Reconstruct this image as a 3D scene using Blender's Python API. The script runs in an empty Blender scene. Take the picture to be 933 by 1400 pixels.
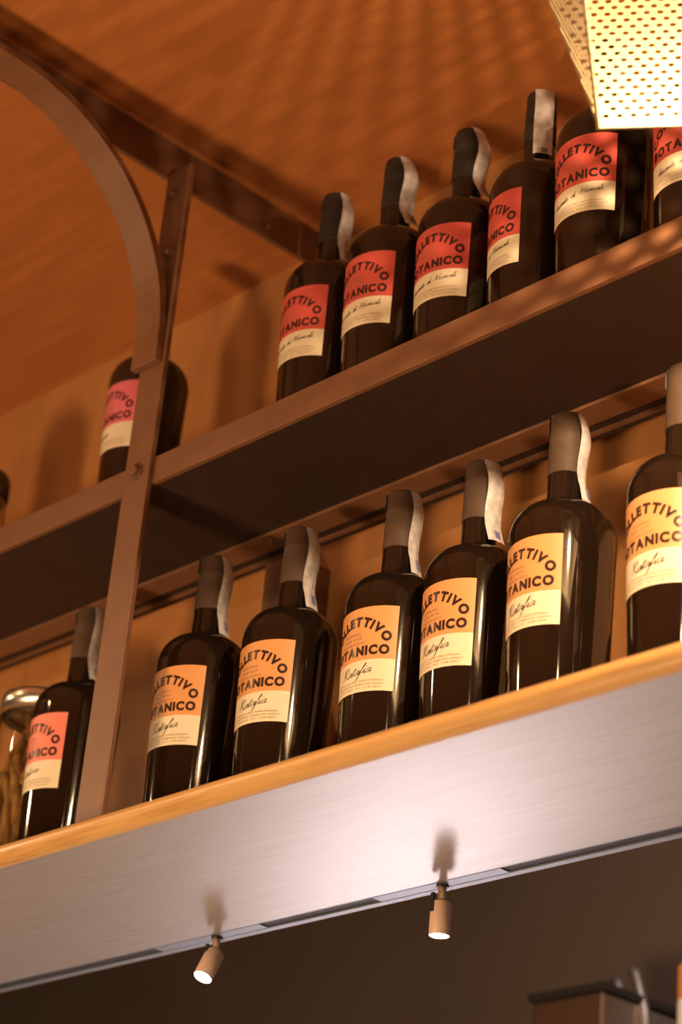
import bpy, bmesh, math, random
from mathutils import Vector, Matrix
S = bpy.context.scene
COL = S.collection
rnd = random.Random(7)
CZ = 1.5                      # camera height; every z below is written relative to it

# ------------------------------------------------------------------ camera, world, exposure
cam_d = bpy.data.cameras.new('camera')
cam = bpy.data.objects.new('camera', cam_d)
COL.objects.link(cam)
cam_d.sensor_fit = 'VERTICAL'
cam_d.sensor_height = 36.0
cam_d.sensor_width = 24.0
cam_d.lens = 3088.77 / 1400 * 36.0
cam_d.clip_start = 0.05
right = Vector((0.6932833714929115, 0.7157721910342998, 0.08383517968835807))
down = Vector((-0.2762587295162298, 0.371401466386687, -0.8864209299942647))
fwd = Vector((-0.6656119599117041, 0.5913806906788353, 0.45522477691215746))
M = Matrix.Identity(4)
for i in range(3):
    M[i][0] = right[i]; M[i][1] = -down[i]; M[i][2] = -fwd[i]
M[2][3] = CZ
cam.matrix_world = M
cam_d.dof.use_dof = True
cam_d.dof.focus_distance = 1.97
cam_d.dof.aperture_fstop = 5.6
S.camera = cam
S.view_settings.view_transform = 'Standard'
S.view_settings.look = 'None'
S.view_settings.exposure = 0.0
S.view_settings.gamma = 1.0
S.view_settings.use_curve_mapping = False
w = bpy.data.worlds.new('world'); S.world = w; w.use_nodes = True
bg = w.node_tree.nodes['Background']
bg.inputs[0].default_value = (1.0, 0.55, 0.26, 1)
bg.inputs[1].default_value = 0.06

WARM = (1.0, 0.66, 0.35)
def lamp(name, kind, loc, power, color, size=None, rot=None, size_y=None, **kw):
    d = bpy.data.lights.new(name, kind)
    d.energy = power; d.color = color
    if kind == 'AREA':
        d.size = size
        if size_y: d.shape = 'RECTANGLE'; d.size_y = size_y
    elif size is not None:
        d.shadow_soft_size = size
    for k, v in kw.items(): setattr(d, k, v)
    o = bpy.data.objects.new(name, d); COL.objects.link(o)
    o.location = (loc[0], loc[1], loc[2] + CZ)
    if rot is not None: o.rotation_euler = rot
    return o
def aim(o, target):
    v = Vector((target[0], target[1], target[2] + CZ)) - o.location
    o.rotation_euler = v.to_track_quat('-Z', 'Y').to_euler()
# general lamps of the dining room, behind and beside the camera, the kitchen's working light, plus added fill lights
k = lamp('room_or_fill_lamp', 'AREA', (-1.66, -0.50, -0.40), 38, WARM, 0.30); aim(k, (-1.4, 1.2, 0.9))
k = lamp('room_or_fill_lamp', 'AREA', (-0.75, -0.80, -0.30), 13, WARM, 0.35); aim(k, (-1.3, 1.2, 0.8))  # added fill, brightens the back wall between the lower bottles
k = lamp('room_or_fill_lamp', 'AREA', (-0.22, 0.28, 1.16), 0.9, WARM, 0.03); aim(k, (-1.2, 1.2, 0.75))
k = lamp('room_or_fill_lamp', 'AREA', (-2.15, 0.50, 1.18), 0.9, WARM, 0.03); aim(k, (-1.2, 1.2, 0.75))
k = lamp('kitchen_lamp', 'AREA', (-2.55, 2.22, 0.22), 20, (1.0, 0.85, 0.88), 0.45, (0, 0, 0), 0.05); aim(k, (-2.55, 2.5, -0.15))
k = lamp('kitchen_fill_light', 'POINT', (-1.2, 1.75, 1.30), 25, (1.0, 0.90, 0.80), 0.08)  # unseen fill light, added to lift the dark kitchen wall and hood

# ------------------------------------------------------------------ materials
def new_mat(name):
    m = bpy.data.materials.new(name); m.use_nodes = True
    nt = m.node_tree; return m, nt, nt.nodes['Principled BSDF']
def setp(b, **kw):
    names = dict(rough='Roughness', metal='Metallic', ior='IOR', coat='Coat Weight', coatr='Coat Roughness', spec='Specular IOR Level', trans='Transmission Weight', alpha='Alpha', sub='Subsurface Weight')
    for k, v in kw.items(): b.inputs[names[k]].default_value = v
def plain(name, c, **kw):
    m, nt, b = new_mat(name); b.inputs['Base Color'].default_value = (*c, 1); setp(b, **kw); return m
def noisy(name, c1, c2, scale=(1, 1, 1), nscale=8.0, detail=6, bump=0.0, lo=0.35, hi=0.65, dist=0.002, distort=0.0, **kw):
    m, nt, b = new_mat(name); N = nt.nodes; L = nt.links
    tc = N.new('ShaderNodeTexCoord'); mp = N.new('ShaderNodeMapping'); mp.inputs['Scale'].default_value = scale
    nz = N.new('ShaderNodeTexNoise'); nz.inputs['Scale'].default_value = nscale; nz.inputs['Detail'].default_value = detail; nz.inputs['Distortion'].default_value = distort
    cr = N.new('ShaderNodeValToRGB')
    cr.color_ramp.elements[0].position = lo; cr.color_ramp.elements[0].color = (*c1, 1)
    cr.color_ramp.elements[1].position = hi; cr.color_ramp.elements[1].color = (*c2, 1)
    L.new(tc.outputs['Object'], mp.inputs['Vector']); L.new(mp.outputs['Vector'], nz.inputs['Vector'])
    L.new(nz.outputs['Fac'], cr.inputs['Fac']); L.new(cr.outputs['Color'], b.inputs['Base Color'])
    if bump:
        bp = N.new('ShaderNodeBump'); bp.inputs['Strength'].default_value = bump; bp.inputs['Distance'].default_value = dist
        L.new(nz.outputs['Fac'], bp.inputs['Height']); L.new(bp.outputs['Normal'], b.inputs['Normal'])
    setp(b, **kw); return m
def oak_mat():
    m, nt, b = new_mat('oak'); N = nt.nodes; L = nt.links
    tc = N.new('ShaderNodeTexCoord'); mp = N.new('ShaderNodeMapping'); mp.inputs['Scale'].default_value = (5, 38, 38)
    wv = N.new('ShaderNodeTexWave'); wv.wave_type = 'RINGS'; wv.rings_direction = 'X'; wv.inputs['Scale'].default_value = 0.55
    wv.inputs['Distortion'].default_value = 5.5; wv.inputs['Detail'].default_value = 3; wv.inputs['Detail Scale'].default_value = 1.2
    n2 = N.new('ShaderNodeTexNoise'); n2.inputs['Scale'].default_value = 1.0; n2.inputs['Detail'].default_value = 5
    mp2 = N.new('ShaderNodeMapping'); mp2.inputs['Scale'].default_value = (25, 400, 400)
    mx = N.new('ShaderNodeMath'); mx.operation = 'MULTIPLY_ADD'; mx.inputs[1].default_value = 0.5
    cr = N.new('ShaderNodeValToRGB')
    cr.color_ramp.elements[0].position = 0.25; cr.color_ramp.elements[0].color = (0.36, 0.165, 0.05, 1)
    cr.color_ramp.elements[1].position = 0.85; cr.color_ramp.elements[1].color = (0.58, 0.32, 0.11, 1)
    L.new(tc.outputs['Object'], mp.inputs['Vector']); L.new(mp.outputs['Vector'], wv.inputs['Vector'])
    L.new(tc.outputs['Object'], mp2.inputs['Vector']); L.new(mp2.outputs['Vector'], n2.inputs['Vector'])
    L.new(wv.outputs['Fac'], mx.inputs[0]); L.new(n2.outputs['Fac'], mx.inputs[2])
    L.new(mx.outputs[0], cr.inputs['Fac']); L.new(cr.outputs['Color'], b.inputs['Base Color'])
    setp(b, rough=0.38, coat=0.15, coatr=0.25); return m
MT = {}
MT['ceiling'] = noisy('ceiling_veneer', (0.36, 0.115, 0.029), (0.41, 0.135, 0.036), (3, 60, 60), 1.6, 8, 0.15, rough=0.55)
MT['wall'] = noisy('ochre_wall', (0.37, 0.152, 0.046), (0.45, 0.19, 0.06), (16, 16, 0.7), 1.2, 4, rough=0.6)
MT['floor'] = noisy('dark_floor', (0.05, 0.03, 0.02), (0.09, 0.05, 0.03), (1, 1, 1), 6, rough=0.5)
MT['steel'] = noisy('brown_painted_steel', (0.155, 0.064, 0.030), (0.175, 0.074, 0.036), (1, 1, 1), 30, 5, 0.06, rough=0.5)
MT['steel_edge'] = noisy('brown_painted_steel_edge', (0.155, 0.064, 0.030), (0.175, 0.074, 0.036), (1, 1, 1), 40, 5, rough=0.42)
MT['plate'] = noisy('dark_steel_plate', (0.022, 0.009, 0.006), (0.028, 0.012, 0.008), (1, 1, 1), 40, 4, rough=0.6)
MT['bolt'] = plain('worn_bolt', (0.25, 0.14, 0.08), rough=0.35, metal=0.6)
MT['oak'] = oak_mat()
MT['soffit'] = noisy('satin_pale_soffit', (0.30, 0.255, 0.255), (0.34, 0.29, 0.29), (6, 160, 160), 1.5, 8, 0.07, dist=0.0004, rough=0.24, ior=1.8)
MT['alu'] = plain('brushed_aluminium', (0.27, 0.30, 0.36), rough=0.42, metal=0.7)
MT['slot'] = plain('dark_slot', (0.012, 0.01, 0.01), rough=0.6)
MT['lampbody'] = plain('sand_lacquer', (0.62, 0.42, 0.32), rough=0.45)
MT['black'] = plain('black_plastic', (0.02, 0.016, 0.014), rough=0.4)
MT['glass'] = plain('dark_bottle_glass', (0.012, 0.006, 0.0035), rough=0.06, ior=1.5, spec=0.55)
MT['ink'] = plain('label_ink', (0.035, 0.016, 0.014), rough=0.28)
MT['finetext'] = plain('fine_print_ink', (0.30, 0.17, 0.10), rough=0.5)
MT['cap_brown'] = noisy('brown_capsule', (0.066, 0.036, 0.022), (0.080, 0.044, 0.027), (1, 1, 1), 120, 3, rough=0.62, spec=0.3)
MT['cap_black'] = noisy('black_capsule', (0.018, 0.014, 0.012), (0.03, 0.022, 0.018), (1, 1, 1), 120, 3, rough=0.6, spec=0.3)
MT['cream'] = plain('cream_paper', (0.70, 0.585, 0.42), rough=0.5)
MT['tan'] = plain('orange_paper', (0.62, 0.275, 0.10), rough=0.5)
MT['red'] = plain('red_paper', (0.53, 0.078, 0.062), rough=0.5)
MT['pink'] = plain('salmon_pink_paper', (0.72, 0.20, 0.14), rough=0.5)
MT['violet'] = plain('rose_pink_paper', (0.62, 0.13, 0.16), rough=0.5)
MT['seal'] = noisy('seal_paper', (0.40, 0.36, 0.37), (0.64, 0.58, 0.57), (1, 1, 1), 130, 5, lo=0.3, hi=0.62, rough=0.5)
MT['holo'] = plain('seal_blue_stamp', (0.16, 0.16, 0.30), rough=0.35)
def jar_glass():
    m, nt, b = new_mat('clear_jar_glass'); b.inputs['Base Color'].default_value = (0.96, 0.93, 0.85, 1)
    setp(b, rough=0.02, trans=1.0, ior=1.45); return m
MT['jarglass'] = jar_glass()
MT['lidmetal'] = plain('silver_lid', (0.78, 0.72, 0.62), rough=0.28, metal=1.0)
MT['liddark'] = plain('dark_lid', (0.05, 0.03, 0.018), rough=0.4)
MT['bark'] = noisy('dried_bark', (0.16, 0.075, 0.02), (0.46, 0.26, 0.075), (1, 1, 1), 60, 6, 0.4, rough=0.7)
MT['barkdark'] = noisy('dark_dried_bark', (0.045, 0.02, 0.008), (0.15, 0.065, 0.02), (1, 1, 1), 60, 6, 0.4, rough=0.7)
MT['shade'] = plain('brass_coloured_perforated_sheet', (0.31, 0.235, 0.14), rough=0.45, metal=0.1)
MT['brass'] = plain('brass_rod', (0.55, 0.36, 0.14), rough=0.3, metal=0.9)
def emit(name, c, s):
    m, nt, b = new_mat(name); b.inputs['Base Color'].default_value = (*c, 1)
    b.inputs['Emission Color'].default_value = (*c, 1); b.inputs['Emission Strength'].default_value = s; return m
MT['bulb'] = emit('glowing_bulb', (1.0, 0.72, 0.38), 25)
MT['led'] = emit('lit_led_lens', (1.0, 0.90, 0.80), 14)
MT['ledbright'] = emit('bright_led_lens', (1.0, 0.90, 0.80), 12)
MT['kitchenwall'] = noisy('dark_kitchen_wall', (0.075, 0.052, 0.038), (0.09, 0.062, 0.046), (1, 1, 1), 2, rough=0.6)
MT['tile'] = plain('white_glazed_tile', (0.80, 0.78, 0.78), rough=0.25)
MT['grout'] = plain('grey_grout', (0.4, 0.38, 0.37), rough=0.8)
MT['stainless'] = plain('stainless_steel', (0.60, 0.52, 0.46), rough=0.3, metal=1.0)
MT['dullsteel'] = plain('dull_steel', (0.30, 0.26, 0.24), rough=0.5, metal=0.8)
MT['orange'] = plain('orange_enamel', (0.75, 0.28, 0.06), rough=0.4)
MT['white'] = plain('white_enamel', (0.85, 0.82, 0.8), rough=0.3)

# ------------------------------------------------------------------ mesh helpers
class MB:
    def __init__(s): s.v = []; s.f = []; s.m = []; s.sm = []
    def add(s, v, f, mi=0, smooth=False):
        o = len(s.v); s.v += [tuple(p) for p in v]; s.f += [tuple(i + o for i in q) for q in f]
        s.m += [mi] * len(f); s.sm += [smooth] * len(f)
    def box(s, x0, x1, y0, y1, z0, z1, mi=0, mat=None):
        v = [(x, y, z) for z in (z0, z1) for y in (y0, y1) for x in (x0, x1)]
        if mat: v = [mat @ Vector(p) for p in v]
        s.add(v, [(0, 2, 3, 1), (4, 5, 7, 6), (0, 1, 5, 4), (2, 6, 7, 3), (0, 4, 6, 2), (1, 3, 7, 5)], mi)
    def lathe(s, prof, n=48, c=(0, 0, 0), mi=0, caps=True, smooth=True):
        v = []; f = []
        for r, z in prof:
            for i in range(n):
                a = 2 * math.pi * i / n; v.append((c[0] + r * math.cos(a), c[1] + r * math.sin(a), c[2] + z))
        for k in range(len(prof) - 1):
            for i in range(n):
                j = (i + 1) % n; f.append((k * n + i, k * n + j, (k + 1) * n + j, (k + 1) * n + i))
        s.add(v, f, mi, smooth)
        if caps:
            s.add(v[:n], [tuple(range(n - 1, -1, -1))], mi); s.add(v[-n:], [tuple(range(n))], mi)
    def prism(s, pts, axis, a0, a1, mi=0, smooth=False):
        n = len(pts)
        def P(p, a): return (a, p[0], p[1]) if axis == 'x' else ((p[0], a, p[1]) if axis == 'y' else (p[0], p[1], a))
        v = [P(p, a0) for p in pts] + [P(p, a1) for p in pts]
        s.add(v, [(i, (i + 1) % n, n + (i + 1) % n, n + i) for i in range(n)], mi, smooth)
        s.add(v, [tuple(range(n - 1, -1, -1)), tuple(range(n, 2 * n))], mi)
    def tube(s, pts, rads, n=12, mi=0):
        pts = [Vector(p) for p in pts]; v = []; f = []
        up = Vector((0.31, 0.2, 0.93)).normalized()
        for i, p in enumerate(pts):
            t = (pts[min(i + 1, len(pts) - 1)] - pts[max(i - 1, 0)]).normalized()
            a = t.cross(up).normalized(); b = t.cross(a)
            r = rads[i] if isinstance(rads, (list, tuple)) else rads
            for q in range(n):
                th = 2 * math.pi * q / n; v.append(p + a * (r * math.cos(th)) + b * (r * math.sin(th)))
        for i in range(len(pts) - 1):
            for q in range(n):
                w_ = (q + 1) % n; f.append((i * n + q, i * n + w_, (i + 1) * n + w_, (i + 1) * n + q))
        s.add(v, f, mi, True)
        s.add(v[:n], [tuple(range(n - 1, -1, -1))], mi); s.add(v[-n:], [tuple(range(n))], mi)
    def mesh(s, name, mats):
        me = bpy.data.meshes.new(name); me.from_pydata(s.v, [], s.f)
        for m in (mats if isinstance(mats, (list, tuple)) else [mats]): me.materials.append(m)
        me.polygons.foreach_set('material_index', s.m); me.polygons.foreach_set('use_smooth', s.sm)
        me.update()
        b = bmesh.new(); b.from_mesh(me); bmesh.ops.remove_doubles(b, verts=b.verts, dist=1e-6); bmesh.ops.recalc_face_normals(b, faces=b.faces); b.to_mesh(me); b.free()
        return me
    def build(s, name, mats, parent=None, bevel=0.0, seg=2, loc=None):
        o = bpy.data.objects.new(name, s.mesh(name, mats)); COL.objects.link(o)
        if parent: o.parent = parent
        if loc: o.location = (loc[0], loc[1], loc[2] + CZ)
        if bevel:
            md = o.modifiers.new('bevel', 'BEVEL'); md.width = bevel; md.segments = seg; md.limit_method = 'ANGLE'; md.angle_limit = 0.6
            md.harden_normals = False
        return o
def thing(name, label, cat, loc=(0, 0, 0), rz=0.0, group=None):
    o = bpy.data.objects.new(name, None); COL.objects.link(o)
    o.location = (loc[0], loc[1], loc[2] + CZ); o.rotation_euler = (0, 0, rz); o.empty_display_size = 0.02
    o['label'] = label; o['category'] = cat
    if group: o['group'] = group
    return o
def struct(o, label=None):
    o['kind'] = 'structure'
    if label: o['label'] = label
    return o
def link_copy(o, parent):
    c = o.copy(); COL.objects.link(c); c.parent = parent
    for ch in o.children: link_copy(ch, c)
    return c
G0 = (0, 0, 0)     # world origin shifted to camera height

# ------------------------------------------------------------------ setting
YW, ZC = 1.405, 1.442
b = MB(); b.box(-4.2, 1.6, -2.6, YW + 0.02, ZC, ZC + 0.05)
struct(b.build('ceiling', MT['ceiling'], loc=G0))
b = MB(); b.box(-4.2, 1.6, YW, YW + 0.010, 0.6390, ZC)
struct(b.build('wall_back', MT['wall'], loc=G0))
b = MB(); b.box(-4.2, 1.6, -2.6, 2.65, -CZ - 0.05, -CZ)
struct(b.build('floor', MT['floor'], loc=G0))
# kitchen behind the opening under the shelf
b = MB(); b.box(-4.2, 1.6, 2.5, 2.6, -CZ, ZC)
kw_ = struct(b.build('wall_kitchen', MT['kitchenwall'], loc=G0))
b = MB(); b.box(-4.2, 1.6, YW + 0.02, 2.5, ZC, ZC + 0.05)
struct(b.build('trim_kitchen_ceiling', MT['kitchenwall'], loc=G0))

# ------------------------------------------------------------------ oak shelf with its pale underside
X0, X1 = -3.6, 1.2
sh = thing('wall_shelf', 'long oak shelf with rounded front edge and pale underside carrying the lower bottles', 'shelf', (X0, 1.23, 0.6130))
def rel(o):           # keep world-written coordinates under a thing placed elsewhere
    return (-o.location.x, -o.location.y, -(o.location.z - CZ))
def part(b, name, mats, parent, bevel=0.0, seg=2):
    o = b.build(name, mats, parent, bevel, seg)
    r = rel(parent) if parent.parent is None else (0, 0, 0)
    o.location = r
    return o
pts = []
for i in range(13):
    a = math.pi / 2 + math.pi * i / 12; pts.append((1.0977 + 0.0105 * math.cos(a), 0.6235 + 0.0105 * math.sin(a)))
pts += [(1.0977, 0.6146), (1.3555, 0.6146), (1.3555, 0.634)]
b = MB(); b.prism(pts, 'x', X0, X1)
bd = part(b, 'board', MT['oak'], sh)
b = MB(); b.box(X0, X1, 1.3400, YW, 0.6360, 0.6385); part(b, 'back_strip', MT['steel_edge'], sh)
b = MB(); b.box(X0, X1, 1.0978, 1.3345, 0.6130, 0.6146)
part(b, 'soffit_panel', MT['soffit'], sh)['label'] = 'pale satin underside panel'
tr = thing('track_rail', 'thin aluminium lighting track set flush at the back of the pale shelf underside', 'light track', (X0, 1.345, 0.613))
b = MB(); b.box(X0, X1, 1.3345, 1.3480, 0.6138, 0.6146)
part(b, 'slot', MT['slot'], tr)
b = MB(); b.box(X0, X1, 1.3480, 1.3550, 0.6122, 0.6146); b.box(X0, X1, 1.3345, 1.3355, 0.6128, 0.6138)
part(b, 'lip', MT['alu'], tr)
for xa, xb in ((-1.717, -1.5637), (-1.413, -1.2592)):
    b = MB(); b.box(xa, xb, 1.3356, 1.3480, 0.6126, 0.6138)
    part(b, 'adapter_cover', MT['alu'], tr)

# ------------------------------------------------------------------ steel shelf above
us = thing('steel_shelf', 'upper brown steel shelf with flat front strip carrying the top row of bottles', 'shelf', (X0, 1.26, 1.011))
b = MB(); b.box(X0, X1, 1.162, 1.168, 1.014, 1.0435); part(b, 'front_strip', MT['steel'], us, 0.0008)
b = MB(); b.box(X0, X1, 1.168, 1.360, 1.0145, 1.0200); part(b, 'plate', MT['plate'], us)['label'] = 'dark steel plate'
b = MB()
b.prism([(1.304, 1.0110), (1.332, 1.0110), (1.332, 1.0145), (1.304, 1.0145)], 'x', X0, X1); part(b, 'back_flange', MT['steel_edge'], us, 0.0006)
b = MB(); b.box(X0, X1, 1.3455, 1.3490, 1.0108, 1.0145); part(b, 'back_lip', MT['steel_edge'], us)
# ------------------------------------------------------------------ upright frame with arched brace
XL, XR = -1.6275, -1.5885
fr = thing('shelf_frame', 'brown steel upright with curved arch brace bolted through both shelves up to the ceiling', 'bracket', (-1.608, 1.159, 0.634))
b = MB(); b.box(XL, XR, 1.156, 1.162, 0.634, 1.394); part(b, 'upright', MT['steel'], fr, 0.0009)
b = MB(); b.box(-1.6275, -1.5885, 1.349, YW, 0.6385, 1.0145); part(b, 'rear_upright', MT['steel'], fr, 0.0009)
b = MB(); b.box(-1.6385, -1.6325, -0.2, YW, 1.3970, ZC); part(b, 'ceiling_bar', MT['steel'], fr)
arc_i = [(1.147, 1.150), (1.147, 1.165)]; 
R_ = 0.219; cy, cz = 1.147 - R_, 1.178
for i in range(25):
    a = math.radians(90 * i / 24); arc_i.append((cy + R_ * math.cos(a), cz + R_ * math.sin(a) * 0.985))
arc_i.append((0.80, cz + R_ * 0.985))
th = 0.0085
arc_o = []
for i, p in enumerate(arc_i):
    q0 = Vector(arc_i[max(i - 1, 0)]); q1 = Vector(arc_i[min(i + 1, len(arc_i) - 1)]); t = (q1 - q0).normalized()
    arc_o.append((p[0] + t.y * th, p[1] - t.x * th))
b = MB(); n = len(arc_i)
for xx in (0,):
    v = [(XL - 0.004, *p) for p in arc_i] + [(XR - 0.004, *p) for p in arc_i] + [(XR - 0.004, *p) for p in arc_o] + [(XL - 0.004, *p) for p in arc_o]
    f = []
    for i in range(n - 1):
        for q in range(4): f.append((q * n + i, q * n + i + 1, ((q + 1) % 4) * n + i + 1, ((q + 1) % 4) * n + i))
    f += [(0, n, 2 * n, 3 * n), (n - 1, 4 * n - 1, 3 * n - 1, 2 * n - 1)]
    b.add(v, f)
arch = part(b, 'arch_brace', MT['steel'], fr, 0.0007)
def hexbolt(r, h):
    q = MB(); q.lathe([(r, 0), (r, h * 0.75), (r * 0.86, h)], 6, smooth=False)
    q.lathe([(r * 1.25, -0.001), (r * 1.25, 0.0008)], 18)
    return q
bm_big = hexbolt(0.0068, 0.0055).mesh('bolt', MT['bolt']); bm_dark = hexbolt(0.0062, 0.005).mesh('bolt', MT['steel']); bm_small = hexbolt(0.0028, 0.0022).mesh('bolt', MT['bolt'])
def bolt(me, loc, rot):
    o = bpy.data.objects.new('bolt', me); COL.objects.link(o); o.parent = fr
    r = rel(fr); o.location = (loc[0] + r[0], loc[1] + r[1], loc[2] + r[2]); o.rotation_euler = rot
FRONT = (math.pi / 2, 0, 0); SIDE = (0, math.pi / 2, 0)
bolt(bm_big, (-1.608, 1.155, 1.030), FRONT)
bolt(bm_dark, (-1.6135, 1.155, 1.363), FRONT); bolt(bm_dark, (-1.608, 1.155, 1.289), FRONT)
bolt(bm_small, (-1.632, 1.2225, 1.411), SIDE); bolt(bm_small, (-1.632, 1.305, 1.412), SIDE)
bolt(bm_small, (-1.580, 1.312, 1.0098), (math.pi, 0, 0))

# ------------------------------------------------------------------ bottles
H0 = 0.0
ZD, RB = 0.212, 0.04525
def body_r(z):
    if z <= ZD: return 0.0385 + (RB - 0.0385) * min(1.0, z / ZD) ** 0.9
    return RB
prof = [(0.0, 0.004), (0.030, 0.0), (0.0355, 0.0012), (0.0383, 0.005)]
prof += [(body_r(z), z) for z in [0.012 + i * 0.02 for i in range(10)]] + [(RB, ZD)]
for i in range(1, 15):
    a = math.radians(87 * i / 14); prof.append((0.0165 + (RB - 0.0165) * math.cos(a) ** 0.92, ZD + 0.0315 * math.sin(a)))
prof += [(0.0163, 0.2462), (0.0158, 0.250), (0.0154, 0.262), (0.0150, 0.276)]
b = MB(); b.lathe(prof, 72, caps=False); GLASS = b.mesh('glass_body', MT['glass'])
b = MB(); b.lathe([(0.0157, 0.2735), (0.0159, 0.2745), (0.0156, 0.296), (0.0150, 0.3115), (0.0153, 0.3122), (0.0149, 0.3132), (0.0147, 0.3295), (0.0143, 0.3310), (0.0137, 0.3315)], 40)
CAPS = {'brown': b.mesh('capsule', MT['cap_brown']), 'black': b.mesh('capsule', MT['cap_black'])}
LZ0, LZ1, LW = 0.1195, 0.1995, 0.0420
LZM = LZ1 - 0.63 * (LZ1 - LZ0)
def on_label(u, z, off):
    r = body_r(z) + off; a = u / RB
    return (r * math.sin(a), -r * math.cos(a), z)
def label_mesh(top):
    q = MB(); nu = 28
    for (za, zb, mi) in ((LZ0, LZM, 1), (LZM, LZ1, 0)):
        nz = 4; v = []; f = []
        for k_ in range(nz + 1):
            for i in range(nu + 1):
                v.append(on_label(-LW + 2 * LW * i / nu, za + (zb - za) * k_ / nz, 0.0003))
        for k_ in range(nz):
            for i in range(nu):
                o = k_ * (nu + 1) + i; f.append((o, o + 1, o + nu + 2, o + nu + 1))
        q.add(v, f, mi, True)
    return q.mesh('label', [top, MT['cream']])
# lettering: glyph outlines of the built-in font, laid on the label
_gl = {}
def glyph(ch, bold):
    key = (ch, bold)
    if key in _gl: return _gl[key]
    cu = bpy.data.curves.new('glyph', 'FONT'); cu.body = ch; cu.size = 1.0; cu.offset = bold; cu.resolution_u = 4; cu.fill_mode = 'FRONT'
    o = bpy.data.objects.new('glyph', cu); COL.objects.link(o)
    dg = bpy.context.evaluated_depsgraph_get(); dg.update()
    me = bpy.data.meshes.new_from_object(o.evaluated_get(dg))
    bpy.data.objects.remove(o); bpy.data.curves.remove(cu)
    vs = [(v.co.x, v.co.y) for v in me.vertices]; fs = [tuple(p.vertices) for p in me.polygons]
    bpy.data.meshes.remove(me)
    xs = [v[0] for v in vs] or [0, 0.3]
    _gl[key] = (vs, fs, min(xs), max(xs)); return _gl[key]
CAPH = 0.70
def put_text(q, txt, h, u0, z0, track=0.12, bold=0.0, align='c', off=0.0006, wx=1.0, mi=0):
    s = h / CAPH; lay = []; x = 0
    for ch in txt:
        if ch == ' ': x += 0.32 * wx; continue
        vs, fs, a, bb = glyph(ch, bold); lay.append((vs, fs, x - a * wx)); x += (bb - a) * wx + track
    x -= track
    ox = u0 - (x * s / 2 if align == 'c' else 0)
    for vs, fs, dx in lay:
        q.add([on_label(ox + (vx * wx + dx) * s, z0 + vy * s, off) for vx, vy in vs], fs, mi)
def put_arc(q, txt, h, R, zc, step, bold, off=0.0006, wx=1.0):
    s = h / CAPH; n_ = len(txt)
    adv = [glyph(c, bold)[3] - glyph(c, bold)[2] for c in txt]
    tot = sum(adv) * s * wx; gap = (2 * step * R - tot) / (n_ - 1); pos = -step * R
    for c, a_ in zip(txt, adv):
        vs, fs, lo, hi = glyph(c, bold); wdt = a_ * s * wx; th_ = (pos + wdt / 2) / R; pos += wdt + gap
        out = []
        for vx, vy in vs:
            lx = (vx - (lo + hi) / 2) * s * wx; ly = vy * s + R
            out.append(on_label(lx * math.cos(th_) + ly * math.sin(th_), zc - lx * math.sin(th_) + ly * math.cos(th_), off))
        q.add(out, fs)
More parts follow.
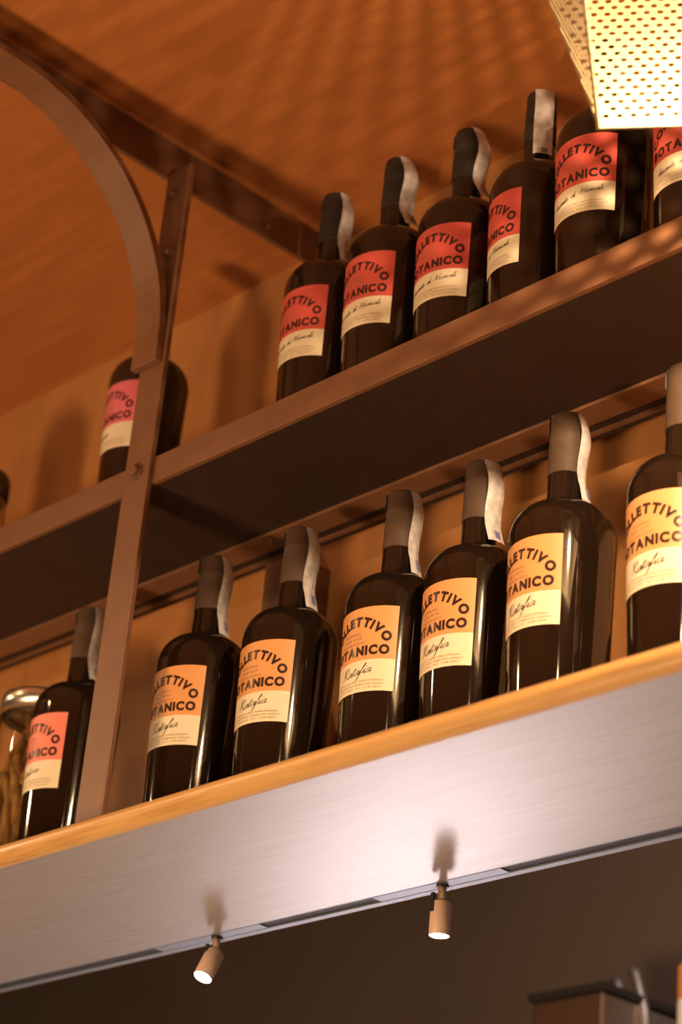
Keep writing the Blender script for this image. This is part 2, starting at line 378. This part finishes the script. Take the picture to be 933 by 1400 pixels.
SCR = {   # single-stroke handwriting, x-height 1
 'a': (1.0, [[(0.9, 0.8), (0.6, 1.0), (0.2, 0.7), (0.1, 0.2), (0.35, 0.0), (0.7, 0.4), (0.92, 0.95), (0.8, 0.3), (0.95, 0.0), (1.2, 0.3)]]),
 'b': (0.9, [[(0.0, 0.3), (0.4, 1.6), (0.45, 2.1), (0.25, 2.0), (0.15, 0.8), (0.2, 0.0), (0.6, 0.1), (0.75, 0.6), (0.5, 0.8), (1.05, 0.6)]]),
 'd': (1.0, [[(0.85, 0.8), (0.5, 1.0), (0.15, 0.5), (0.3, 0.0), (0.7, 0.4), (1.15, 2.1), (0.85, 0.5), (0.95, 0.0), (1.2, 0.3)]]),
 'e': (0.8, [[(0.05, 0.3), (0.5, 0.5), (0.6, 0.85), (0.35, 1.0), (0.12, 0.5), (0.3, 0.0), (0.95, 0.35)]]),
 'f': (0.75, [[(0.0, 0.3), (0.6, 1.5), (0.8, 2.2), (0.6, 2.3), (0.35, 1.0), (0.0, -1.0), (-0.15, -1.3), (0.05, -1.1), (0.3, 0.1), (0.85, 0.4)]]),
 'i': (0.5, [[(0.0, 0.3), (0.3, 0.95), (0.18, 0.2), (0.3, 0.0), (0.6, 0.3)], [(0.5, 1.45), (0.56, 1.55)]]),
 'l': (0.55, [[(0.0, 0.3), (0.5, 1.6), (0.55, 2.1), (0.35, 2.0), (0.2, 0.5), (0.3, 0.0), (0.65, 0.3)]]),
 'm': (1.5, [[(0.0, 0.3), (0.25, 0.95), (0.1, 0.0), (0.45, 0.8), (0.65, 0.95), (0.55, 0.0), (0.9, 0.8), (1.15, 0.95), (1.05, 0.1), (1.25, 0.0), (1.6, 0.3)]]),
 'n': (1.05, [[(0.0, 0.3), (0.25, 0.95), (0.1, 0.0), (0.5, 0.8), (0.75, 0.95), (0.65, 0.1), (0.85, 0.0), (1.15, 0.3)]]),
 'o': (0.9, [[(0.5, 1.0), (0.15, 0.6), (0.25, 0.0), (0.65, 0.3), (0.6, 0.9), (0.45, 0.95), (0.6, 0.75), (1.0, 0.7)]]),
 'r': (0.75, [[(0.0, 0.3), (0.3, 1.1), (0.4, 0.9), (0.65, 0.9), (0.5, 0.3), (0.6, 0.0), (0.85, 0.3)]]),
 't': (0.6, [[(0.0, 0.3), (0.5, 1.8), (0.25, 0.4), (0.35, 0.0), (0.7, 0.3)], [(0.1, 1.3), (0.75, 1.4)]]),
 'R': (1.5, [[(0.55, 2.3), (0.35, 1.2), (0.1, 0.0)], [(0.0, 1.7), (0.5, 2.4), (1.1, 2.3), (1.2, 1.7), (0.7, 1.2), (0.45, 1.2), (0.9, 0.6), (1.35, 0.0), (1.6, 0.2)]]),
 'A': (1.5, [[(0.0, 0.0), (0.6, 1.3), (1.05, 2.4), (1.1, 1.0), (1.2, 0.0), (1.5, 0.3)], [(0.35, 0.8), (1.2, 0.9)]]),
 'N': (1.6, [[(0.05, 0.0), (0.4, 1.4), (0.6, 2.2), (0.8, 1.0), (1.0, 0.05), (1.3, 1.2), (1.7, 2.4)]]),
}
def catmull(p, n_=5):
    p = [Vector(x) for x in p]; out = []
    for i in range(len(p) - 1):
        a = p[max(i - 1, 0)]; b_ = p[i]; c = p[i + 1]; d = p[min(i + 2, len(p) - 1)]
        for k_ in range(n_):
            t = k_ / n_
            out.append(0.5 * ((2 * b_) + (c - a) * t + (2 * a - 5 * b_ + 4 * c - d) * t * t + (3 * b_ - a - 3 * c + d) * t ** 3))
    out.append(p[-1]); return out
def put_script(q, txt, xh, u0, z0, wpen, rise=0.0, wx=1.0, off=0.0006):
    x = 0
    for ch in txt:
        if ch == ' ': x += 0.9; continue
        adv, strokes = SCR[ch]
        for st in strokes:
            pl = catmull([(px + x, py) for px, py in st], 4); v = []; f = []
            for i, p in enumerate(pl):
                t = (pl[min(i + 1, len(pl) - 1)] - pl[max(i - 1, 0)])
                t = t.normalized() if t.length > 1e-9 else Vector((1, 0))
                ww = wpen * (0.7 + 0.5 * abs(t.y)) / 2
                for sg in (-1, 1):
                    uu = u0 + (p.x * wx + 0.42 * p.y) * xh - t.y * ww * sg; zz = z0 + p.y * xh + rise * (p.x * xh * wx) + t.x * ww * sg
                    v.append(on_label(uu, zz, off))
            for i in range(len(pl) - 1): f.append((2 * i, 2 * i + 2, 2 * i + 3, 2 * i + 1))
            q.add(v, f)
        x += adv
KIND = {
 'tan': (MT['tan'], 'Ratafia', 0.0040, -0.015, 0.00055, 1.35),
 'red': (MT['red'], 'Amante di Neonali', 0.0027, -0.030, 0.0004, 1.38),
 'pink': (MT['pink'], 'Rabarbaro', 0.0033, -0.021, 0.00045, 1.3),
 'violet': (MT['violet'], 'Amaro', 0.0033, -0.019, 0.00045, 1.3)}
def lettering_mesh(kind):
    top, word, xh, us_, pen, wx = KIND[kind]
    q = MB()
    put_text(q, 'BOTANICO', 0.0081, 0.0, LZ1 - 0.0455, 0.10, 0.058, wx=1.0)
    put_arc(q, 'COLLETTIVO', 0.0081, 0.0372, LZ1 - 0.0170 - 0.0372, math.radians(59.5), 0.058)
    put_script(q, word, xh, us_, LZM - 0.0152, pen, 0.10, wx)
    me = q.mesh('lettering', MT['ink'])
    q = MB()
    for i, t in enumerate(('ARTISANAL', 'MADE WITH', 'ITALIAN ROOTS')):
        put_text(q, t, 0.0024, -0.003, LZ1 - 0.0260 - i * 0.0046, 0.20, 0.0)
    fine = [q.mesh('small_print', MT['finetext'])]; q = MB()
    for i, t in enumerate(('LIQUORE OTTENUTO DA ERBE E RADICI OFFICINALI', 'SENZA COLORANTI E SENZA CONSERVANTI AGGIUNTI', 'IMBOTTIGLIATO IN ITALIA   70 CL   22 PER CENTO')):
        put_text(q, t, 0.0017, 0.0, LZ0 + 0.0092 - i * 0.0032, 0.16, 0.0)
    fine.append(q.mesh('fine_print', MT['finetext'])); return me, fine
# subdivide long letter edges so they follow the curve
def refine(me):
    bb = bmesh.new(); bb.from_mesh(me)
    bmesh.ops.triangulate(bb, faces=bb.faces)
    for _ in range(2):
        ed = [e for e in bb.edges if e.calc_length() > 0.003]
        if ed: bmesh.ops.subdivide_edges(bb, edges=ed, cuts=1); bmesh.ops.triangulate(bb, faces=bb.faces)
    for v in bb.verts:
        x, y, z = v.co; rr = math.hypot(x, y); tgt = body_r(z) + 0.0006
        if rr > 1e-6: v.co.x = x * tgt / rr; v.co.y = y * tgt / rr
    for fa in bb.faces:
        n_ = fa.normal; c = fa.calc_center_median()
        if n_.x * c.x + n_.y * c.y < 0: fa.normal_flip()
    bb.to_mesh(me); bb.free()
LAB = {}
for kd in KIND:
    lm = label_mesh(KIND[kd][0]); le, fp = lettering_mesh(kd); refine(le); LAB[kd] = (lm, le, fp)
# paper tax seal running over the cap
def seal_mesh(path, half, name, mat, twist=0.0, t0=0.0, t1=1.0, lift=0.0):
    pl = catmull(path, 6); n_ = len(pl); i0 = int(t0 * (n_ - 1)); i1 = int(t1 * (n_ - 1)); q = MB(); v = []; f = []; nw = 7
    rows = pl[i0:i1 + 1]
    for i, p in enumerate(rows):
        fr_ = (i0 + i) / (n_ - 1)
        for k_ in range(nw):
            ww = (k_ / (nw - 1) * 2 - 1) * half
            bend = ww * ww / 0.034
            crumple = 0.0004 * math.sin(17 * fr_ + 2.2 * k_) * (1 if p.y < 0.31 else 0)
            s_ = p.x + math.copysign(lift + 0.0004, p.x) - math.copysign(bend, p.x) * min(1, abs(p.x) / 0.012) + crumple
            v.append((s_, ww + twist * max(0, 0.33 - p.y) * (1 if p.x > 0 else 0), p.y + (lift if abs(p.x) < 0.012 else 0)))
    for i in range(len(rows) - 1):
        for k_ in range(nw - 1):
            o = i * nw + k_; f.append((o, o + 1, o + nw + 1, o + nw))
    q.add(v, f, 0, True); return q.mesh(name, mat)
def seal_path(bulge, kick, drop):
    return [(-0.0154, 0.316), (-0.0153, 0.325), (-0.0138, 0.3318), (0.0, 0.3324), (0.0132, 0.3322),
            (0.0160, 0.3265), (0.0180 + bulge * 0.6, 0.314), (0.0172 + bulge, 0.300), (0.0163 + bulge * 0.3, 0.284), (0.0165, 0.270), (0.0185 + kick * 0.4, 0.258), (0.0195 + kick, drop)]
SEALS = []
for bu, ki, dr, tw in ((0.002, 0.003, 0.246, 0.0), (0.003, 0.004, 0.246, 0.02), (0.001, 0.005, 0.247, -0.03), (0.004, 0.0035, 0.250, 0.05), (0.0, 0.0, 0.254, 0.0), (0.006, 0.010, 0.246, 0.04)):
    pth = seal_path(bu, ki, dr)
    SEALS.append((seal_mesh(pth, 0.0095, 'seal_strip', MT['seal'], tw), seal_mesh(pth, 0.0042, 'seal_stamp', MT['holo'], tw, 0.88, 0.965, 0.0004)))
def mk(name, me, parent, lab=None):
    o = bpy.data.objects.new(name, me); COL.objects.link(o); o.parent = parent
    if lab: o['label'] = lab
    return o
def bottle(name_label, kind, cap, loc, rz, seal, seal_az, group):
    t = thing('bottle', name_label, 'bottle', loc, math.radians(rz), group)
    mk('glass_body', GLASS, t)
    l_ = mk('label', LAB[kind][0], t)
    mk('lettering', LAB[kind][1], l_); mk('small_print', LAB[kind][2][0], l_); mk('fine_print', LAB[kind][2][1], l_)
    mk('capsule', CAPS[cap], t)
    if seal is not None:
        s_ = mk('seal_strip', SEALS[seal][0], t, 'pale paper seal strip over the cap')
        s_.rotation_euler = (0, 0, math.radians(seal_az - 90 - rz))
        mk('seal_stamp', SEALS[seal][1], s_)
    if cap == 'black': t.scale = (0.975, 0.975, 1.01)
    return t
def along(x, y, y2): return (x * y2 / y, y2)
ZL, ZU = 0.634, 1.0200
def lo(x, y2): a = along(x, 1.25, y2); return (a[0], a[1], ZL)
def up(x, y2): a = along(x, 1.27, y2); return (a[0], a[1], ZU)
GL = 'orange-labelled bottles on the oak shelf'; GU = 'red-labelled bottles on the upper steel shelf'
bottle('dark bottle with a salmon pink label beside the jar on the oak shelf', 'pink', 'brown', lo(-1.782, 1.256), -10, 2, 100, None)
bottle('dark bottle with orange label, first on the oak shelf right of the steel upright', 'tan', 'brown', lo(-1.585, 1.253), 2.5, 0, 108, GL)
bottle('orange-labelled bottle in front of the dark rear upright, second from the steel post', 'tan', 'brown', lo(-1.460, 1.262), 2, 1, 100, GL)
bottle('orange-labelled bottle on the oak shelf, third from the steel post', 'tan', 'brown', lo(-1.3228, 1.268), -1.5, 0, 105, GL)
bottle('orange-labelled bottle on the oak shelf, fourth from the post, partly behind its right neighbour', 'tan', 'brown', lo(-1.225, 1.270), -8, 3, 84, GL)
bottle('orange-labelled bottle on the oak shelf with the widest bare glass right of its label', 'tan', 'brown', lo(-1.127, 1.252), -11, 0, 108, GL)
bottle('orange-labelled bottle cut by the right edge of the photo on the oak shelf', 'tan', 'brown', lo(-1.0009, 1.25), -6, 4, 90, GL)
bottle('dark bottle with a rose pink label behind the steel upright on the upper shelf', 'violet', 'black', up(-1.7662, 1.27), -12, 2, 105, None)
bottle('red-labelled bottle nearest the steel upright, its cap before the ceiling bar', 'red', 'black', up(-1.4815, 1.264), -3.5, 1, 96, GU)
bottle('red-labelled bottle, second from left in the top row, seal end flared outwards', 'red', 'black', up(-1.3895, 1.262), -1, 5, 84, GU)
bottle('red-labelled bottle, third from left in the top row, loose curling seal', 'red', 'black', up(-1.291, 1.272), 1.5, 5, 92, GU)
bottle('red-labelled bottle turned left with its paper seal facing the front, fourth in top row', 'red', 'black', up(-1.1965, 1.273), -29, 4, 54, GU)
bottle('red-labelled bottle with its neck hidden behind the perforated lampshade', 'red', 'black', up(-1.1145, 1.252), 2, 4, 100, GU)
bottle('red-labelled bottle below the lampshade cut by the right edge of the photo', 'red', 'black', up(-1.0021, 1.27), 12, 4, 100, GU)

# ------------------------------------------------------------------ jars at the left
def jar(label, loc, h, r, lid_mat, bark_mat, lid_h, seed):
    rr = random.Random(seed)
    t = thing('jar', label, 'jar', loc)
    q = MB(); body = h - lid_h
    q.lathe([(0.0, 0.0), (r * 0.9, 0.0), (r * 0.97, 0.004), (r, 0.012), (r, body - 0.02), (r * 0.97, body - 0.008), (r * 0.9, body), (r * 0.88, body), (r * 0.93, body - 0.009), (r * 0.955, body - 0.02), (r * 0.955, 0.012), (r * 0.9, 0.005), (0.0, 0.005)], 56, caps=False)
    q.build('glass_body', MT['jarglass'], t)
    q = MB(); q.lathe([(r * 0.985, body - 0.008), (r * 1.0, body - 0.0085), (r * 1.0, body + lid_h * 0.75), (r * 0.97, h - 0.001), (r * 0.9, h), (0.0, h)], 56, caps=False)
    q.build('lid', lid_mat, t)
    for i in range(70):
        a = rr.random() * 6.28; d = r * 0.72 * math.sqrt(rr.random()); x, y = d * math.cos(a), d * math.sin(a)
        hh = 0.05 + rr.random() * 0.05; z0 = 0.012 + rr.random() * max(0.01, body - hh - 0.016)
        a2 = a + rr.uniform(-1, 1); dx, dy = rr.uniform(-.02, .02), rr.uniform(-.02, .02)
        P = []
        for k_ in range(6):
            tt = k_ / 5; px, py = x + dx * (tt - .5) + 0.004 * math.sin(4 * tt + a), y + dy * (tt - .5) + 0.004 * math.cos(3 * tt + a)
            m_ = math.hypot(px, py)
            if m_ > r * 0.80: px *= r * .80 / m_; py *= r * .80 / m_
            P.append((px, py, z0 + hh * tt))
        q = MB(); w0 = rr.uniform(0.0045, 0.0085); q.tube(P, [w0 * 0.6, w0, w0 * 1.1, w0 * 0.9, w0, w0 * 0.5], 7)
        q.build('bark_piece', bark_mat, t)
    return t
jar('clear glass jar with silver lid holding pale bark at the left end of oak shelf', (-1.893, 1.285, 0.634), 0.264, 0.047, MT['lidmetal'], MT['bark'], 0.017, 3)
jar('dark jar with dark lid cut by the left edge on the upper shelf', (-2.084, 1.262, 1.0200), 0.206, 0.046, MT['liddark'], MT['barkdark'], 0.022, 5)

# ------------------------------------------------------------------ pendant lamps with perforated shades
PD1 = Vector((0.594, -0.8044, 0)).normalized(); ang = math.atan2(PD1.y, PD1.x)
HB, FL, HT = 0.105, math.tan(math.radians(16.5)), 0.255       # half mouth width, flare, height
def shade_wall():
    """one flat perforated panel, built in its own plane: columns along a, rows along s, hex holes"""
    q = MB(); slant = HT / math.cos(math.radians(16.5))
    p, rh = 0.0100, 0.00265; pr = p * 0.866
    nrow = int((slant - 0.016) / pr)
    def P3(a, s):      # a along the edge, s up the slant ; wall at +x side
        h = s * math.cos(math.radians(16.5)); o = HB + h * FL
        return (o, a, h)
    for rI in range(-1, nrow + 1):
        s0 = 0.008 + rI * pr; s1 = s0 + pr
        if rI == -1: s0, s1 = 0.0, 0.008
        if rI == nrow: s1 = slant
        hw0 = HB + s0 * math.sin(math.radians(16.5)); hw1 = HB + s1 * math.sin(math.radians(16.5))
        if rI in (-1, nrow):
            q.add([P3(-hw0, s0), P3(hw0, s0), P3(hw1, s1), P3(-hw1, s1)], [(0, 1, 2, 3)]); continue
        off = (p / 2 if rI % 2 else 0.0)
        m_ = int((hw0 - 0.005 - off) / p)
        xs = [off + i * p for i in range(-m_ - (1 if off else 0), m_ + 1)]
        xs = [x for x in xs if abs(x) + p / 2 < hw0 - 0.001]
        a0, a1 = xs[0] - p / 2, xs[-1] + p / 2
        q.add([P3(-hw0, s0), P3(a0, s0), P3(a0, s1), P3(-hw1, s1)], [(0, 1, 2, 3)])
        q.add([P3(a1, s0), P3(hw0, s0), P3(hw1, s1), P3(a1, s1)], [(0, 1, 2, 3)])
        sc = (s0 + s1) / 2
        for x in xs:
            ring = [P3(x + rh * math.cos(math.pi / 4 * k_ + math.pi / 8), sc + rh * math.sin(math.pi / 4 * k_ + math.pi / 8)) for k_ in range(8)]
            box = [P3(x + p / 2, s0 + (s1 - s0) * .72), P3(x + p * .22, s1), P3(x - p * .22, s1), P3(x - p / 2, s0 + (s1 - s0) * .72), P3(x - p / 2, s0 + (s1 - s0) * .28), P3(x - p * .22, s0), P3(x + p * .22, s0), P3(x + p / 2, s0 + (s1 - s0) * .28)]
            cor = [P3(x + p / 2, s1), P3(x - p / 2, s1), P3(x - p / 2, s0), P3(x + p / 2, s0)]
            v = ring + box + cor
            f = [(k_, 8 + k_, 8 + (k_ + 1) % 8, (k_ + 1) % 8) for k_ in range(8)]
            f += [(8, 16, 9), (10, 17, 11), (12, 18, 13), (14, 19, 15)]
            q.add(v, f)
    return q.mesh('shade_panel', MT['shade'])
SHADE = shade_wall()
rod = MB(); rod.lathe([(0.006, HT), (0.006, ZC - 1.0 - 0.012)], 12); rod.lathe([(0.05, ZC - 1.0 - 0.012), (0.05, ZC - 1.0)], 28); ROD = rod.mesh('rod', MT['brass'])
hem = MB(); ht = HB + HT * FL
for k_ in range(4):
    c, s_ = math.cos(k_ * math.pi / 2), math.sin(k_ * math.pi / 2)
    m4 = Matrix.Rotation(k_ * math.pi / 2, 4, 'Z')
    hem.box(HB - 0.0012, HB + 0.0012, -HB - 0.0012, HB + 0.0012, -0.002, 0.0006, mat=m4)
HEM = hem.mesh('rim', MT['shade'])
top_ = MB(); top_.box(-ht, ht, -ht, ht, HT - 0.001, HT + 0.001); TOP = top_.mesh('top_plate', MT['shade'])
bl = MB(); bl.lathe([(0.0, 0.020), (0.005, 0.0205), (0.0085, 0.026), (0.010, 0.034), (0.0085, 0.043), (0.006, 0.05), (0.006, 0.06)], 24, caps=False); BULB = bl.mesh('bulb', MT['bulb'])
so = MB(); so.lathe([(0.012, 0.058), (0.012, 0.10), (0.004, 0.11), (0.004, HT)], 20); SOCK = so.mesh('lamp_holder', MT['brass'])
PC = Vector((-0.8743, 0.9874, 1.0)) + HB * (PD1 + Vector((0.7889, 0.6145, 0)).normalized())
def pendant(label, loc, power, soft):
    t = thing('pendant_lamp', label, 'lamp', loc, ang)
    for k_ in range(4):
        o = mk('shade_panel', SHADE, t); o.rotation_euler = (0, 0, k_ * math.pi / 2)
    mk('rim', HEM, t); mk('top_plate', TOP, t); mk('rod', ROD, t); mk('bulb', BULB, t); mk('lamp_holder', SOCK, t)
    l_ = lamp('bulb_light', 'POINT', (loc[0], loc[1], loc[2] + 0.012), power, (1.0, 0.72, 0.42), soft)
    return t
pendant('perforated brass pendant lamp with glowing inside at the top right corner', PC, 23, 0.0034)
pendant('perforated brass pendant lamp hanging further left, just out of the picture', (-2.50, 0.66, 1.0), 10, 0.03)

# ------------------------------------------------------------------ spotlights under the shelf
def spot(label, loc, rot, lens, lit):
    t = thing('spotlight', label, 'spotlight', loc)
    q = MB(); q.lathe([(0.0055, -0.0022), (0.0055, 0.0)], 24); q.build('collar', MT['black'], t)
    q = MB(); q.lathe([(0.0036, -0.022), (0.0036, -0.002)], 24); q.build('stem', MT['lampbody'], t)
    q = MB(); q.lathe([(0.0088, -0.030), (0.0093, -0.0296), (0.0093, -0.001), (0.0085, 0.0)], 36, caps=False)
    q.lathe([(0.0, 0.0), (0.0085, 0.0)], 36, caps=False); q.lathe([(0.0088, -0.030), (0.0084, -0.0285), (0.0, -0.0285)], 36, caps=False)
    hd = q.build('head', MT['lampbody'], t); hd.location = (0, 0, -0.0155)
    if rot: hd.rotation_euler = Vector(rot).to_track_quat('-Z', 'Y').to_euler()
    q = MB(); q.lathe([(0.0, -0.0296), (0.0086, -0.0296)], 32, caps=False); q.build('lens', lens, hd)
    q = MB(); q.box(-0.0030, 0.0006, -0.0106, -0.0085, -0.0095, 0.007); hg = q.build('hinge', MT['black'], t); hg.location = (0, 0, -0.016)
    return t, hd
t1, h1 = spot('small glaring spotlight tilted towards the camera under the oak shelf', (-1.631, 1.3425, 0.6126), (0.02, -0.42, -0.90), MT['ledbright'], True)
t2, h2 = spot('small sand-coloured cylinder spotlight hanging straight down under the oak shelf', (-1.333, 1.3425, 0.6126), None, MT['led'], False)
for nm, x, tgt, e in (('spot_beam', -1.645, (-1.75, 1.15, -0.4), 6), ('spot_beam', -1.333, (-1.333, 1.35, -0.4), 6)):
    l_ = lamp(nm, 'SPOT', (x, 1.338, 0.555), e, (1.0, 0.88, 0.76), 0.01); l_.data.spot_size = math.radians(60); l_.data.spot_blend = 0.4; aim(l_, tgt)

# ------------------------------------------------------------------ kitchen: counter, tiles, hood
ct = thing('kitchen_counter', 'white worktop of the kitchen pass below the oak shelf', 'counter', (-1.4, 1.55, -CZ))
b = MB(); b.box(-3.4, 0.6, 1.2, 1.95, -0.48, -0.44); part(b, 'worktop', MT['white'], ct, 0.004)
b = MB(); b.box(-3.35, 0.55, 1.25, 1.90, -CZ, -0.48); part(b, 'base', MT['kitchenwall'], ct)
tl = MB(); tl.box(-0.074, 0.074, -0.008, 0.0, -0.074, 0.074); TILE = tl.mesh('tile', MT['tile'])
for i in range(18):
    for j in range(5):
        o = bpy.data.objects.new('tile', TILE); COL.objects.link(o); o.parent = kw_; o.location = (-4.0 + i * 0.15, 2.5 - rnd.random() * 0.001, -0.55 + j * 0.15)
cb = thing('wall_cabinet', 'dark kitchen wall cabinet far behind the opening under the shelf', 'cabinet', (-1.9, 2.38, 0.24))
b = MB(); b.box(-4.1, -0.6, 2.26, 2.5, 0.24, 0.76); part(b, 'body', MT['kitchenwall'], cb, 0.003)
hd_ = thing('extractor_hood', 'blurred stainless extractor box far behind at lower right', 'hood', (-1.96, 2.3, 0.76))
b = MB(); b.box(-2.020, -1.897, 2.22, 2.42, 0.735, 0.818); part(b, 'body', MT['stainless'], hd_, 0.004)
b = MB(); b.box(-2.025, -1.892, 2.215, 2.42, 0.818, 0.828); part(b, 'top_edge', MT['black'], hd_)
for i, (x, nm) in enumerate(((-1.935, 0.0), (-1.905, 0.01))):
    q = MB(); q.tube([(-0.012, 0, 0.06), (-0.004, 0, 0.05), (0.002, 0, 0.03), (0.012, 0, 0.0), (0.02, 0, -0.06)], 0.007, 10)
    t = thing('steel_pipe', ('left' if i == 0 else 'right') + ' one of two curved steel pipes beside the extractor box', 'pipe', (x, 2.3, 0.80 + nm)); q.build('tube', MT['dullsteel'], t)
t = thing('enamel_canister', 'bright orange and white canister at the lower right edge, far behind', 'canister', (-1.79, 2.3, 0.765))
q = MB(); q.lathe([(0.0, 0.0), (0.036, 0.0), (0.038, 0.004), (0.038, 0.040)], 32, caps=False); q.build('body', MT['white'], t)
q = MB(); q.lathe([(0.038, 0.040), (0.038, 0.085), (0.030, 0.095), (0.0, 0.096)], 32, caps=False); q.build('lid', MT['orange'], t)
